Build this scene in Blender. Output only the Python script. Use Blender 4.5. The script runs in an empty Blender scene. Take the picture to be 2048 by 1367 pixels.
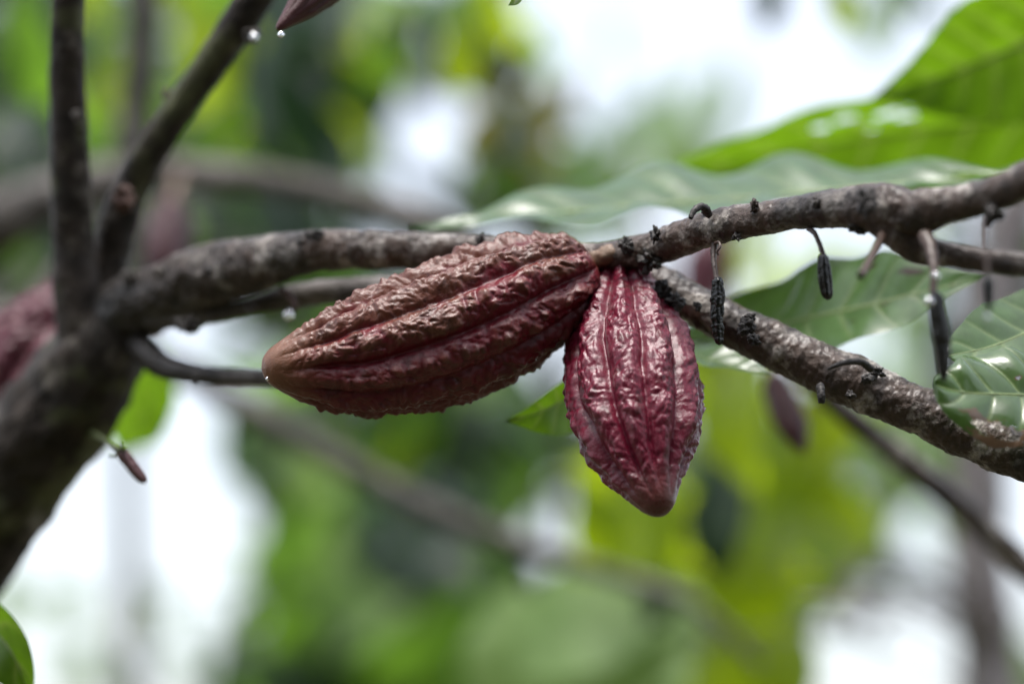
import bpy, math, random
import numpy as np
from mathutils import Vector, Matrix

random.seed(7)
rng = np.random.default_rng(7)
R = math.radians

# ------------------------------------------------------------------ camera, sky, sun, exposure
scene = bpy.context.scene
col = scene.collection
CAM = Vector((0.0, 0.0, 1.62))
PITCH = R(13.0)
LENS, SENSOR = 85.0, 36.0
FOCUS = 1.283
cam_data = bpy.data.cameras.new("camera")
cam = bpy.data.objects.new("camera", cam_data)
col.objects.link(cam)
cam.location = CAM
cam.rotation_euler = (math.pi / 2 + PITCH, 0, 0)
cam_data.lens, cam_data.sensor_width = LENS, SENSOR
cam_data.clip_start, cam_data.clip_end = 0.05, 2000
cam_data.dof.use_dof = True
cam_data.dof.focus_distance = FOCUS
cam_data.dof.aperture_fstop = 1.95
cam_data.dof.aperture_blades = 0
scene.camera = cam

SUN_EL, SUN_AZ = R(76), R(205)       # high behind thin cloud, a little behind the viewer's left shoulder
world = bpy.data.worlds.new("World")
scene.world = world
world.use_nodes = True
wn, wl = world.node_tree.nodes, world.node_tree.links
bg = wn["Background"]
sky = wn.new("ShaderNodeTexSky")
sky.sky_type = 'NISHITA'
sky.sun_disc = False
sky.sun_elevation = SUN_EL
sky.sun_rotation = SUN_AZ
sky.air_density, sky.dust_density, sky.ozone_density = 1.0, 3.0, 1.0
hs = wn.new("ShaderNodeHueSaturation")
hs.inputs["Saturation"].default_value = 0.42      # overcast: the blue is nearly gone
wl.new(sky.outputs[0], hs.inputs["Color"])
wl.new(hs.outputs[0], bg.inputs["Color"])
bg.inputs["Strength"].default_value = 0.15

sd = bpy.data.lights.new("sun", 'SUN')
sd.energy, sd.angle, sd.color = 1.3, R(20), (1.0, 0.97, 0.93)
sun = bpy.data.objects.new("sun", sd)
col.objects.link(sun)
sdir = Vector((math.sin(SUN_AZ) * math.cos(SUN_EL), math.cos(SUN_AZ) * math.cos(SUN_EL), math.sin(SUN_EL)))
sun.rotation_euler = sdir.to_track_quat('Z', 'Y').to_euler()
sun.location = (0, 3, 8)

vs = scene.view_settings
vs.view_transform, vs.look, vs.exposure, vs.gamma = 'Standard', 'None', 1.33, 1.0
scene.cycles.max_bounces = 8
scene.cycles.transmission_bounces = 8
scene.cycles.sample_clamp_indirect = 6.0

# ------------------------------------------------------------------ measuring the place
RIGHT = Vector((1, 0, 0))
FWD = Vector((0, math.cos(PITCH), math.sin(PITCH)))
UP = Vector((0, -math.sin(PITCH), math.cos(PITCH)))
K = SENSOR / LENS / 2048.0


def P(px, py, d):
    """A point d metres in front of the camera, seen at px, py of the 2048 x 1367 photograph."""
    return CAM + FWD * d + RIGHT * ((px - 1024) * K * d) + UP * (-(py - 683.5) * K * d)


def S(px, d):
    return px * K * d


# ------------------------------------------------------------------ noise
_perm = rng.integers(0, 1 << 16, 1 << 12)


def _hash(ix, iy, iz, s=0):
    h = (ix * 73856093) ^ (iy * 19349663) ^ (iz * 83492791) ^ (s * 2654435)
    h = (h ^ (h >> 13)) * 1274126177
    return (h ^ (h >> 16)) & 0xFFFF


def vnoise(p, s=0):
    i = np.floor(p).astype(np.int64)
    f = p - i
    u = f * f * f * (f * (f * 6 - 15) + 10)
    out = 0
    for dx in (0, 1):
        for dy in (0, 1):
            for dz in (0, 1):
                v = _hash(i[:, 0] + dx, i[:, 1] + dy, i[:, 2] + dz, s) / 32767.5 - 1
                w = (u[:, 0] if dx else 1 - u[:, 0]) * (u[:, 1] if dy else 1 - u[:, 1]) * (u[:, 2] if dz else 1 - u[:, 2])
                out = out + v * w
    return out


def fbm(p, octv=4, s=0, gain=0.5):
    a, t = 1.0, 0
    for k in range(octv):
        t = t + a * vnoise(p * (2.03 ** k) + 17.3 * k, s + k)
        a *= gain
    return t


def sabs(x):
    return np.sqrt(x * x + 0.012)


def worley(p, s=0):
    i = np.floor(p).astype(np.int64)
    f = p - i
    d1 = np.full(len(p), 9.0)
    for dx in (-1, 0, 1):
        for dy in (-1, 0, 1):
            for dz in (-1, 0, 1):
                c = [i[:, k] + (dx, dy, dz)[k] for k in range(3)]
                o = [_hash(c[0], c[1], c[2], s + 11 * k) / 65535.0 for k in range(3)]
                d = sum(((dx, dy, dz)[k] + o[k] - f[:, k]) ** 2 for k in range(3))
                d1 = np.minimum(d1, d)
    return np.sqrt(d1)


# ------------------------------------------------------------------ objects
def root_of(o):
    while o.parent:
        o = o.parent
    return o


def mesh_from(name, V, F, smooth=True, attrs=None, mats=()):
    me = bpy.data.meshes.new(name)
    V = np.asarray(V, dtype=np.float32)
    if isinstance(F, np.ndarray):
        n, k = F.shape
        me.vertices.add(len(V))
        me.vertices.foreach_set("co", V.ravel())
        me.loops.add(n * k)
        me.loops.foreach_set("vertex_index", F.astype(np.int32).ravel())
        me.polygons.add(n)
        me.polygons.foreach_set("loop_start", np.arange(0, n * k, k, dtype=np.int32))
        me.update(calc_edges=True)
        me.validate()
    else:
        me.from_pydata([tuple(v) for v in V], [], F)
    if smooth:
        me.polygons.foreach_set("use_smooth", [True] * len(me.polygons))
    for an, av in (attrs or {}).items():
        a = me.attributes.new(an, 'FLOAT', 'POINT')
        a.data.foreach_set("value", np.asarray(av, dtype=np.float32))
    for m in mats:
        me.materials.append(m)
    me.update()
    return me


def obj(name, V, F, mat, parent=None, attrs=None, label=None):
    """One mesh object; V is in world coordinates."""
    V = np.asarray(V, dtype=np.float64)
    if parent is not None:
        V = V - np.array(root_of(parent).location)
        o = bpy.data.objects.new(name, mesh_from(name, V, F, True, attrs, [mat]))
        o.parent = parent
    else:
        b = V.mean(axis=0)
        o = bpy.data.objects.new(name, mesh_from(name, V - b, F, True, attrs, [mat]))
        o.location = b
    col.objects.link(o)
    if label:
        o["label"] = label
    return o


def thing(name, label, cat, loc, group=None):
    o = bpy.data.objects.new(name, None)
    col.objects.link(o)
    o.empty_display_size = 0.02
    o.location = loc
    return tag(o, label, cat, group)


def tag(o, label, cat, group=None):
    o["label"], o["category"] = label, cat
    if group:
        o["group"] = group
    return o


# ------------------------------------------------------------------ shapes
def spline(pts, n):
    """Catmull-Rom through rows of pts (any width), n samples evenly by arc length."""
    A = np.asarray(pts, dtype=np.float64)
    A = np.vstack([2 * A[0] - A[1], A, 2 * A[-1] - A[-2]])
    out = []
    m = 40
    for i in range(1, len(A) - 2):
        t = np.linspace(0, 1, m, endpoint=False)[:, None]
        a, b, c, d = A[i - 1], A[i], A[i + 1], A[i + 2]
        out.append(0.5 * (2 * b + (c - a) * t + (2 * a - 5 * b + 4 * c - d) * t * t + (3 * b - a - 3 * c + d) * t ** 3))
    out.append(A[-2][None])
    D = np.vstack(out)
    s = np.r_[0, np.cumsum(np.linalg.norm(np.diff(D[:, :3], axis=0), axis=1))]
    q = np.linspace(0, s[-1], n)
    return np.stack([np.interp(q, s, D[:, k]) for k in range(D.shape[1])], axis=1)


def frames(C, ref=None):
    T = np.gradient(C, axis=0)
    T /= np.linalg.norm(T, axis=1)[:, None]
    ref = np.array(FWD) if ref is None else np.array(ref)
    N = np.zeros_like(T)
    n = -ref
    for i in range(len(T)):
        n = n - T[i] * n.dot(T[i])
        n /= np.linalg.norm(n)
        N[i] = n
    return T, N, np.cross(T, N)


def grid_faces(nr, ns, closed=True):
    i = np.arange(nr - 1)[:, None]
    j = np.arange(ns if closed else ns - 1)[None, :]
    a = i * ns + j
    b = i * ns + (j + 1) % ns
    return np.stack([a, b, b + ns, a + ns], axis=-1).reshape(-1, 4)


def tube(C, r, seg, disp=None):
    """Tube about the centre line C with radii r; disp(p, t, phi) gives a radial offset in metres."""
    T, N, B = frames(C)
    ph = np.linspace(0, 2 * np.pi, seg, endpoint=False)
    dirs = np.cos(ph)[None, :, None] * N[:, None, :] + np.sin(ph)[None, :, None] * B[:, None, :]
    rr = np.repeat(np.asarray(r)[:, None], seg, axis=1)
    V = C[:, None, :] + dirs * rr[..., None]
    if disp is not None:
        h = disp(V.reshape(-1, 3), np.repeat(np.linspace(0, 1, len(C)), seg), np.tile(ph, len(C))).reshape(len(C), seg)
        V = V + dirs * h[..., None]
    return V.reshape(-1, 3), grid_faces(len(C), seg)


def limb_points(rows):
    """rows of (px, py, d, radius in px) -> rows of world x, y, z, radius"""
    return [tuple(P(a, b, d)) + (S(r, d),) for a, b, d, r in rows]


def limb(name, rows, mat, parent, rings=200, seg=40, rough=1.0, seed=0, label=None, world_rows=None, old=None):
    W = spline(world_rows if world_rows else limb_points(rows), rings)
    r = np.maximum(W[:, 3], 0.0004)

    def disp(p, t, ph):
        rad = np.repeat(r, seg)
        big = fbm(p * 28 + seed, 3, seed)
        mid = fbm(p * 110 + seed, 3, seed + 5)
        fine = fbm(p * np.array([420, 420, 420]) + seed, 2, seed + 9)
        ridg = 1 - np.abs(fbm(p * 190 + seed, 2, seed + 3))
        return rough * rad * (0.10 * big + 0.055 * mid + 0.03 * fine + 0.05 * ridg)
    V, F = tube(W[:, :3], r, seg, disp if rough else None)
    # close both ends
    n = len(V)
    V = np.vstack([V, W[0, :3], W[-1, :3]])
    j = np.arange(seg)
    cap = np.concatenate([np.stack([j, np.full(seg, n), np.full(seg, n), (j + 1) % seg], 1)[:, [0, 1, 3]],
                          np.stack([(rings - 1) * seg + j, (rings - 1) * seg + (j + 1) % seg, np.full(seg, n + 1)], 1)])
    Fl = [tuple(f) for f in F.tolist()] + [tuple(c) for c in cap.tolist()]
    at = None
    if old:
        tt = np.clip((old[1] - np.linspace(0, 1, rings)) / (old[1] - old[0]), 0, 1)
        at = {"old": np.r_[np.repeat(tt, seg), tt[0], tt[-1]]}
    return obj(name, V, Fl, mat, parent, at, label)


def lump(name, centre, rad, mat, parent, seed=0, stretch=(1, 1, 1), amp=0.5, n=34, freq=1.7):
    """A gnarled knob (old flower cushion, scar)."""
    t = np.linspace(0.02, np.pi - 0.02, n)
    ph = np.linspace(0, 2 * np.pi, n + 6, endpoint=False)
    D = np.stack([np.sin(t)[:, None] * np.cos(ph), np.sin(t)[:, None] * np.sin(ph), np.repeat(np.cos(t)[:, None], len(ph), 1)], -1).reshape(-1, 3)
    h = 1 + amp * fbm(D * freq + seed * 3.7, 3, seed, 0.5) - 0.5 * amp * worley(D * freq * 1.5 + seed, seed)
    V = np.array(centre) + D * (h * rad)[:, None] * np.array(stretch)
    return obj(name, V, grid_faces(n, len(ph)), mat, parent)


def drop_shape(centre, r, n=20):
    t = np.linspace(0.001, np.pi - 0.001, n)
    ph = np.linspace(0, 2 * np.pi, n + 4, endpoint=False)
    z = np.cos(t)
    w = np.sin(t) * np.where(z > 0, 1 - 0.2 * z, 1)
    z = np.where(z > 0, z * 1.12, z)
    D = np.stack([w[:, None] * np.cos(ph), w[:, None] * np.sin(ph), np.repeat(z[:, None], len(ph), 1)], -1).reshape(-1, 3)
    return np.array(centre) + D * r, grid_faces(n, len(ph))


# ------------------------------------------------------------------ materials
def new_mat(name):
    m = bpy.data.materials.new(name)
    m.use_nodes = True
    nt = m.node_tree
    for n in list(nt.nodes):
        nt.nodes.remove(n)
    out = nt.nodes.new("ShaderNodeOutputMaterial")
    return m, nt, out


def noise_node(nt, scale, detail=4, rough=0.55, coord=None):
    n = nt.nodes.new("ShaderNodeTexNoise")
    n.inputs["Scale"].default_value = scale
    n.inputs["Detail"].default_value = detail
    n.inputs["Roughness"].default_value = rough
    if coord is not None:
        nt.links.new(coord, n.inputs["Vector"])
    return n


def ramp(nt, fac, stops):
    r = nt.nodes.new("ShaderNodeValToRGB")
    while len(r.color_ramp.elements) > 1:
        r.color_ramp.elements.remove(r.color_ramp.elements[0])
    r.color_ramp.elements[0].position = stops[0][0]
    r.color_ramp.elements[0].color = tuple(stops[0][1]) + (1,)
    for p, c in stops[1:]:
        e = r.color_ramp.elements.new(p)
        e.color = tuple(c) + (1,)
    nt.links.new(fac, r.inputs[0])
    return r.outputs[0]


def mixc(nt, fac, a, b):
    m = nt.nodes.new("ShaderNodeMix")
    m.data_type = 'RGBA'
    for sock, v in ((m.inputs[0], fac), (m.inputs[6], a), (m.inputs[7], b)):
        if hasattr(v, "links"):
            nt.links.new(v, sock)
        elif isinstance(v, (int, float)):
            sock.default_value = v
        else:
            sock.default_value = tuple(v) + (1,)
    return m.outputs[2]


def attr(nt, name):
    a = nt.nodes.new("ShaderNodeAttribute")
    a.attribute_name = name
    return a.outputs["Fac"]


def coords(nt):
    return nt.nodes.new("ShaderNodeTexCoord").outputs["Object"]


def principled(nt, out, color, rough, spec=0.5, coat=0.0, coat_rough=0.1, bump=None):
    b = nt.nodes.new("ShaderNodeBsdfPrincipled")
    for sock, v in (("Base Color", color), ("Roughness", rough)):
        if hasattr(v, "links"):
            nt.links.new(v, b.inputs[sock])
        elif isinstance(v, (int, float)):
            b.inputs[sock].default_value = v
        else:
            b.inputs[sock].default_value = tuple(v) + (1,)
    b.inputs["Specular IOR Level"].default_value = spec
    b.inputs["Coat Weight"].default_value = coat
    b.inputs["Coat Roughness"].default_value = coat_rough
    if bump is not None:
        h, st, dist = bump
        bn = nt.nodes.new("ShaderNodeBump")
        bn.inputs["Strength"].default_value = st
        bn.inputs["Distance"].default_value = dist
        nt.links.new(h, bn.inputs["Height"])
        nt.links.new(bn.outputs[0], b.inputs["Normal"])
    if out is not None:
        nt.links.new(b.outputs[0], out.inputs["Surface"])
    return b


def bark_material(name, dark, mid, pale, pale_at=0.58, moss=None, rough=0.6, coat=0.0, spec=0.3, patch_scale=22):
    m, nt, out = new_mat(name)
    c = coords(nt)
    n1 = noise_node(nt, 55, 6, 0.65, c)
    n2 = noise_node(nt, patch_scale, 6, 0.68, c)
    n3 = noise_node(nt, 520, 4, 0.7, c)
    base = ramp(nt, n1.outputs[0], [(0.32, dark), (0.62, mid)])
    patch = ramp(nt, n2.outputs[0], [(pale_at, (0, 0, 0)), (pale_at + 0.12, (1, 1, 1))])
    pc = ramp(nt, n3.outputs[0], [(0.3, tuple(0.55 * x for x in pale)), (0.65, pale)])
    colr = mixc(nt, patch, base, pc)
    n5 = noise_node(nt, 17, 3, 0.5, c)
    damp = ramp(nt, n5.outputs[0], [(0.36, (0.75, 0.75, 0.75)), (0.47, (0, 0, 0))])
    colr = mixc(nt, damp, colr, tuple(1.1 * x for x in dark))
    if moss:
        n4 = noise_node(nt, 13, 4, 0.6, c)
        mk = ramp(nt, n4.outputs[0], [(0.53, (0, 0, 0)), (0.64, (0.8, 0.8, 0.8))])
        colr = mixc(nt, mk, colr, moss)
    oldc = ramp(nt, n1.outputs[0], [(0.32, (0.010, 0.009, 0.008)), (0.7, (0.045, 0.036, 0.030))])
    colr = mixc(nt, attr(nt, "old"), colr, oldc)
    add = nt.nodes.new("ShaderNodeMath")
    add.operation = 'ADD'
    nt.links.new(n1.outputs[0], add.inputs[0])
    nt.links.new(n3.outputs[0], add.inputs[1])
    principled(nt, out, colr, rough, spec, coat, 0.33, (add.outputs[0], 0.9, 0.0016))
    return m


def leaf_material(name, top, trans, fac, rough=0.35, coat=0.3, spots=None, vein=None, grain=60):
    m, nt, out = new_mat(name)
    c = coords(nt)
    n1 = noise_node(nt, grain, 4, 0.6, c)
    n2 = noise_node(nt, grain * 7, 3, 0.6, c)
    tcol = ramp(nt, n1.outputs[0], [(0.3, tuple(0.7 * x for x in top)), (0.7, tuple(1.2 * x for x in top))])
    rcol = ramp(nt, n1.outputs[0], [(0.3, tuple(0.72 * x for x in trans)), (0.7, tuple(1.15 * x for x in trans))])
    if vein:
        v = attr(nt, "vein")
        tcol = mixc(nt, v, tcol, vein)
        rcol = mixc(nt, v, rcol, tuple(0.75 * x for x in vein))
    if spots:
        s = attr(nt, "spot")
        tcol = mixc(nt, s, tcol, spots)
        rcol = mixc(nt, s, rcol, tuple(0.4 * x for x in spots))
    b = principled(nt, None, tcol, rough, 0.5, coat, 0.12, (n2.outputs[0], 0.25, 0.0008))
    t = nt.nodes.new("ShaderNodeBsdfTranslucent")
    nt.links.new(rcol, t.inputs["Color"])
    mx = nt.nodes.new("ShaderNodeMixShader")
    mx.inputs[0].default_value = fac
    nt.links.new(b.outputs[0], mx.inputs[1])
    nt.links.new(t.outputs[0], mx.inputs[2])
    nt.links.new(mx.outputs[0], out.inputs["Surface"])
    return m


def pod_material(name, furrow, ridge, worn, worn_amt, tip, rough=0.36, coat=0.35):
    """Skin of a pod: crimson in the furrows, worn brown on the crests and towards the tip."""
    m, nt, out = new_mat(name)
    c = coords(nt)
    n1 = noise_node(nt, 34, 5, 0.6, c)
    n2 = noise_node(nt, 260, 5, 0.7, c)
    n3 = noise_node(nt, 900, 3, 0.6, c)
    h = attr(nt, "height")
    body = mixc(nt, ramp(nt, h, [(0.25, (0, 0, 0)), (0.65, (1, 1, 1))]), furrow, ridge)
    add = nt.nodes.new("ShaderNodeMath")
    add.operation = 'MULTIPLY_ADD'
    nt.links.new(n1.outputs[0], add.inputs[0])
    add.inputs[1].default_value = 1.15
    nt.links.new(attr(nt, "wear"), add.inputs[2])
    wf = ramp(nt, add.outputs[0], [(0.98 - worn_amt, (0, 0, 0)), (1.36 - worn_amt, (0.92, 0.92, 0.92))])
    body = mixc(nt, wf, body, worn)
    fleck = ramp(nt, n2.outputs[0], [(0.52, (0, 0, 0)), (0.70, (0.75, 0.75, 0.75))])
    body = mixc(nt, fleck, body, tuple(0.3 * x for x in furrow))
    n6 = noise_node(nt, 75, 4, 0.6, c)
    blot = ramp(nt, n6.outputs[0], [(0.56, (0, 0, 0)), (0.68, (0.5, 0.5, 0.5))])
    body = mixc(nt, blot, body, (0.05, 0.022, 0.014))
    body = mixc(nt, attr(nt, "tip"), body, tip)
    rr = ramp(nt, n2.outputs[0], [(0.3, (rough - 0.08,) * 3), (0.75, (rough + 0.16,) * 3)])
    s2 = nt.nodes.new("ShaderNodeMath")
    s2.operation = 'ADD'
    nt.links.new(n2.outputs[0], s2.inputs[0])
    nt.links.new(n3.outputs[0], s2.inputs[1])
    principled(nt, out, body, rr, 0.5, coat, 0.22, (s2.outputs[0], 0.5, 0.0006))
    return m


def simple(name, color, rough=0.5, coat=0.0, scale=200, vary=0.5, bump=0.4, dist=0.0008):
    m, nt, out = new_mat(name)
    c = coords(nt)
    n = noise_node(nt, scale, 5, 0.65, c)
    cc = ramp(nt, n.outputs[0], [(0.3, tuple((1 - vary) * x for x in color)), (0.7, tuple((1 + vary) * x for x in color))])
    principled(nt, out, cc, rough, 0.5, coat, 0.15, (n.outputs[0], bump, dist))
    return m


M = {}
M['bark'] = bark_material("wet_bark", (0.011, 0.007, 0.005), (0.078, 0.047, 0.032), (0.50, 0.45, 0.40), 0.52, None, 0.5, 0.42, 0.3, 42)
M['bark_trunk'] = bark_material("mossy_bark", (0.010, 0.008, 0.006), (0.046, 0.034, 0.026), (0.27, 0.24, 0.20), 0.55, (0.13, 0.14, 0.06), 0.6, 0.08, 0.2)
M['bark_brown'] = bark_material("brown_bark", (0.03, 0.02, 0.014), (0.12, 0.08, 0.055), (0.40, 0.34, 0.28), 0.53)
M['bark_back'] = bark_material("pale_bark", (0.05, 0.045, 0.040), (0.14, 0.122, 0.108), (0.32, 0.29, 0.27), 0.5)
M['bark_pale'] = bark_material('mauve_bark', (0.20, 0.17, 0.17), (0.32, 0.28, 0.285), (0.42, 0.39, 0.39), 0.5)
M['knot'] = simple("black_knot", (0.020, 0.015, 0.012), 0.55, 0.1, 600, 0.6, 0.8, 0.001)
M['scar'] = simple("orange_scar", (0.07, 0.028, 0.016), 0.6, 0.1, 400, 0.5)
M['black'] = simple("black_husk", (0.006, 0.006, 0.006), 0.26, 0.0, 900, 0.5, 0.4, 0.0008)
M['stalk'] = simple("dry_stalk", (0.06, 0.035, 0.025), 0.5, 0.2, 700, 0.5)
M['green_stalk'] = simple("green_stalk", (0.05, 0.065, 0.018), 0.5, 0.1, 700, 0.4)
M['pod_left'] = pod_material("brown_crimson_skin", (0.13, 0.006, 0.014), (0.135, 0.020, 0.020), (0.135, 0.045, 0.026), 0.2, (0.18, 0.080, 0.036), 0.35, 0.05)
M['pod_right'] = pod_material("crimson_skin", (0.13, 0.004, 0.020), (0.15, 0.014, 0.032), (0.06, 0.035, 0.02), -0.10, (0.10, 0.038, 0.027), 0.29, 0.06)
M['pod_back'] = pod_material("rose_skin", (0.075, 0.005, 0.015), (0.09, 0.012, 0.024), (0.08, 0.03, 0.025), 0.0, (0.08, 0.035, 0.025), 0.42, 0.0)
M['pod_young'] = pod_material("maroon_skin", (0.04, 0.005, 0.008), (0.065, 0.010, 0.015), (0.05, 0.014, 0.014), 0.0, (0.07, 0.02, 0.02), 0.4, 0.0)
M['pod_stalk'] = simple("pod_stalk", (0.19, 0.12, 0.075), 0.55, 0.1, 500, 0.4)
M['lf_gloss'] = leaf_material("glossy_leaf", (0.075, 0.135, 0.055), (0.18, 0.33, 0.05), 0.4, 0.30, 0.4, (0.05, 0.03, 0.015), (0.22, 0.28, 0.13))
M['lf_lime'] = leaf_material("backlit_leaf", (0.05, 0.10, 0.012), (0.135, 0.27, 0.006), 0.6, 0.45, 0.1, (0.06, 0.035, 0.015), (0.30, 0.38, 0.08))
M['lf_wet'] = leaf_material("wet_leaf", (0.07, 0.13, 0.04), (0.15, 0.28, 0.03), 0.25, 0.27, 0.6, (0.20, 0.12, 0.07), (0.24, 0.32, 0.12))
M['lf_sheen'] = leaf_material('sheen_leaf', (0.06, 0.125, 0.045), (0.16, 0.32, 0.03), 0.25, 0.36, 0.25, (0.05, 0.03, 0.015), (0.22, 0.28, 0.13))
M['b_dark'] = leaf_material("dark_shaded_foliage", (0.013, 0.034, 0.013), (0.018, 0.06, 0.012), 0.3, 0.45, 0.0)  # dark leaves, with the self-shadow of dense crowns put into the colour
M['b_mid'] = leaf_material("green_foliage", (0.05, 0.11, 0.03), (0.21, 0.42, 0.03), 0.55, 0.42, 0.15)
M['b_lime'] = leaf_material("lime_foliage", (0.12, 0.19, 0.015), (0.50, 0.66, 0.012), 0.6, 0.45, 0.1)
M['b_pale'] = leaf_material("pale_foliage", (0.16, 0.26, 0.08), (0.42, 0.62, 0.17), 0.4, 0.55, 0.0)
M['b_olive'] = leaf_material("olive_foliage", (0.075, 0.075, 0.02), (0.30, 0.27, 0.02), 0.5, 0.45, 0.1)
m, nt, out = new_mat("water")
g = nt.nodes.new("ShaderNodeBsdfGlass")
g.inputs["IOR"].default_value = 1.333
g.inputs["Roughness"].default_value = 0.0
nt.links.new(g.outputs[0], out.inputs["Surface"])
M['water'] = m
m, nt, out = new_mat("forest_floor")
c = coords(nt)
n = noise_node(nt, 3.0, 8, 0.65, c)
n2 = noise_node(nt, 40.0, 4, 0.6, c)
cc = mixc(nt, n2.outputs[0], ramp(nt, n.outputs[0], [(0.35, (0.05, 0.035, 0.02)), (0.65, (0.05, 0.08, 0.025))]), (0.07, 0.05, 0.03))
principled(nt, out, cc, 0.85, 0.3, 0, 0.2, (n2.outputs[0], 0.8, 0.03))
M['ground'] = m

# ------------------------------------------------------------------ ground
gN = 60
gx = np.sign(np.linspace(-1, 1, gN)) * np.abs(np.linspace(-1, 1, gN)) ** 3 * 900
GX, GY = np.meshgrid(gx, gx, indexing='ij')
gv = np.stack([GX.ravel(), GY.ravel(), np.zeros(gN * gN)], 1)
gv[:, 2] = 0.04 * fbm(gv * 0.8, 3)
gi = grid_faces(gN, gN, False)
ground = obj("ground", gv, gi, M['ground'])
ground["kind"] = "structure"


def ground_z(x, y):
    return float(0.04 * fbm(np.array([[x, y, 0.0]]) * 0.8, 3)[0])


# ------------------------------------------------------------------ leaves
def leaf_grid(spine, half, roll=0.0, fold=0.35, wave=0.05, nl=80, nw=41, veins=9, holes=(), spots=(), seed=0,
              twist=0.0, shape=(0.12, 0.62), curl=0.0, edge_noise=0.03, face=None, quilt_amt=0.035, tip_pow=1.15):
    """A leaf blade laid along a spine of world points, base first. Returns verts, faces, attrs, midrib line and normals."""
    C = spline(np.asarray(spine, dtype=np.float64), nl)
    T = np.gradient(C, axis=0)
    T /= np.linalg.norm(T, axis=1)[:, None]
    u = np.linspace(0, 1, nl)
    view = -np.array(FWD) if face is None else np.array(face, dtype=float)
    side = np.cross(T, view)
    side /= np.linalg.norm(side, axis=1)[:, None]
    nrm = np.cross(side, T)
    ang = roll + twist * (u - 0.5)
    s2 = side * np.cos(ang)[:, None] + nrm * np.sin(ang)[:, None]
    n2 = np.cross(s2, T)
    a, pk = shape
    prof = np.where(u < pk, np.sin(np.pi / 2 * np.clip(u / pk, 0, 1)) ** (0.75), np.cos(np.pi / 2 * np.clip((u - pk) / (1 - pk), 0, 1)) ** tip_pow)
    tipx = np.clip((u - 0.9) / 0.1, 0, 1)
    prof = np.maximum(prof, 0.07 * (1 - tipx)) * 1.0
    prof[0] *= 0.3
    en = 1 + edge_noise * fbm(np.stack([u * 14, np.full(nl, seed * 1.3), np.zeros(nl)], 1), 3, seed)
    w = half * prof * en
    v = np.linspace(-1, 1, nw)
    U, Vv = np.meshgrid(u, v, indexing='ij')
    Wd = w[:, None] * Vv
    # fold about the midrib, edges waving, quilted between side veins
    av = np.abs(Vv)
    ph = (U * veins - av * 1.6 * 0.5)
    vein = np.clip(1 - np.abs(((ph + 0.5) % 1) - 0.5) / 0.09, 0, 1) * (av > 0.04) * (1 - 0.6 * av)
    mid = np.clip(1 - av / 0.045, 0, 1)
    quilt = np.abs(np.sin(np.pi * ph)) * (1 - av) * av * 4
    off = fold * w[:, None] * av ** 1.25 - curl * w[:, None] * av ** 3
    off = off + wave * half * av * np.sin(2 * np.pi * (U * (veins * 0.42) + 0.17 * seed) + (Vv > 0) * 1.7) * np.clip(prof[:, None], 0, 1)
    off = off + quilt_amt * half * quilt - 0.015 * half * vein
    X = C[:, None, :] + s2[:, None, :] * Wd[..., None] + n2[:, None, :] * off[..., None]
    F = grid_faces(nl, nw, False)
    sp = np.zeros_like(U)
    for (hu, hv, hr) in spots:
        d = np.hypot((U - hu) * 2.6, Vv - hv)
        nz = 0.35 * fbm(np.stack([U.ravel() * 40, Vv.ravel() * 14, np.zeros(U.size)], 1), 3, 3).reshape(U.shape)
        sp = np.maximum(sp, np.clip((hr * (1 + nz) - d) / (0.25 * hr), 0, 1))
    keep = np.ones(len(F), bool)
    if holes:
        Uc = U.ravel()[F].mean(1)
        Vc = Vv.ravel()[F].mean(1)
        nz = 0.4 * fbm(np.stack([Uc * 45, Vc * 16, np.full(len(Uc), 2.2)], 1), 3, 8)
        for (hu, hv, hr) in holes:
            keep &= np.hypot((Uc - hu) * 2.6, Vc - hv) > hr * (1 + nz)
    return X.reshape(-1, 3), F[keep], {"vein": np.clip(vein * 0.8 + mid, 0, 1).ravel(), "spot": sp.ravel()}, C, n2


def hero_leaf(parent, rows, half_px, mat, roll=0.0, midrib=True, stalk=None, label=None, rib_mat=None, **kw):
    """rows of (px, py, d) from base to tip"""
    d0 = rows[len(rows) // 2][2]
    V, F, A, C, N = leaf_grid([tuple(P(*r)) for r in rows], S(half_px, d0), roll, **kw)
    V2 = V
    lf = obj("leaf", V2, F, mat, parent, A, label)
    if midrib:
        n = len(C)
        rr = np.interp(np.linspace(0, 1, n), [0, 1], [S(half_px, d0) * 0.035, S(half_px, d0) * 0.008])
        Vm, Fm = tube(C, rr, 8)
        obj("midrib", Vm, Fm, rib_mat or M['midrib'], lf)
    if stalk:
        W = spline([tuple(P(*s)) for s in stalk] + [tuple(P(*rows[0]))], 24)
        Vm, Fm = tube(W, np.full(24, S(4.5, d0)), 10)
        obj("leaf_stalk", Vm, Fm, M['stalk'], lf)
    return lf


M['midrib'] = simple("leaf_midrib", (0.20, 0.26, 0.10), 0.45, 0.2, 300, 0.2, 0.2)

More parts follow.
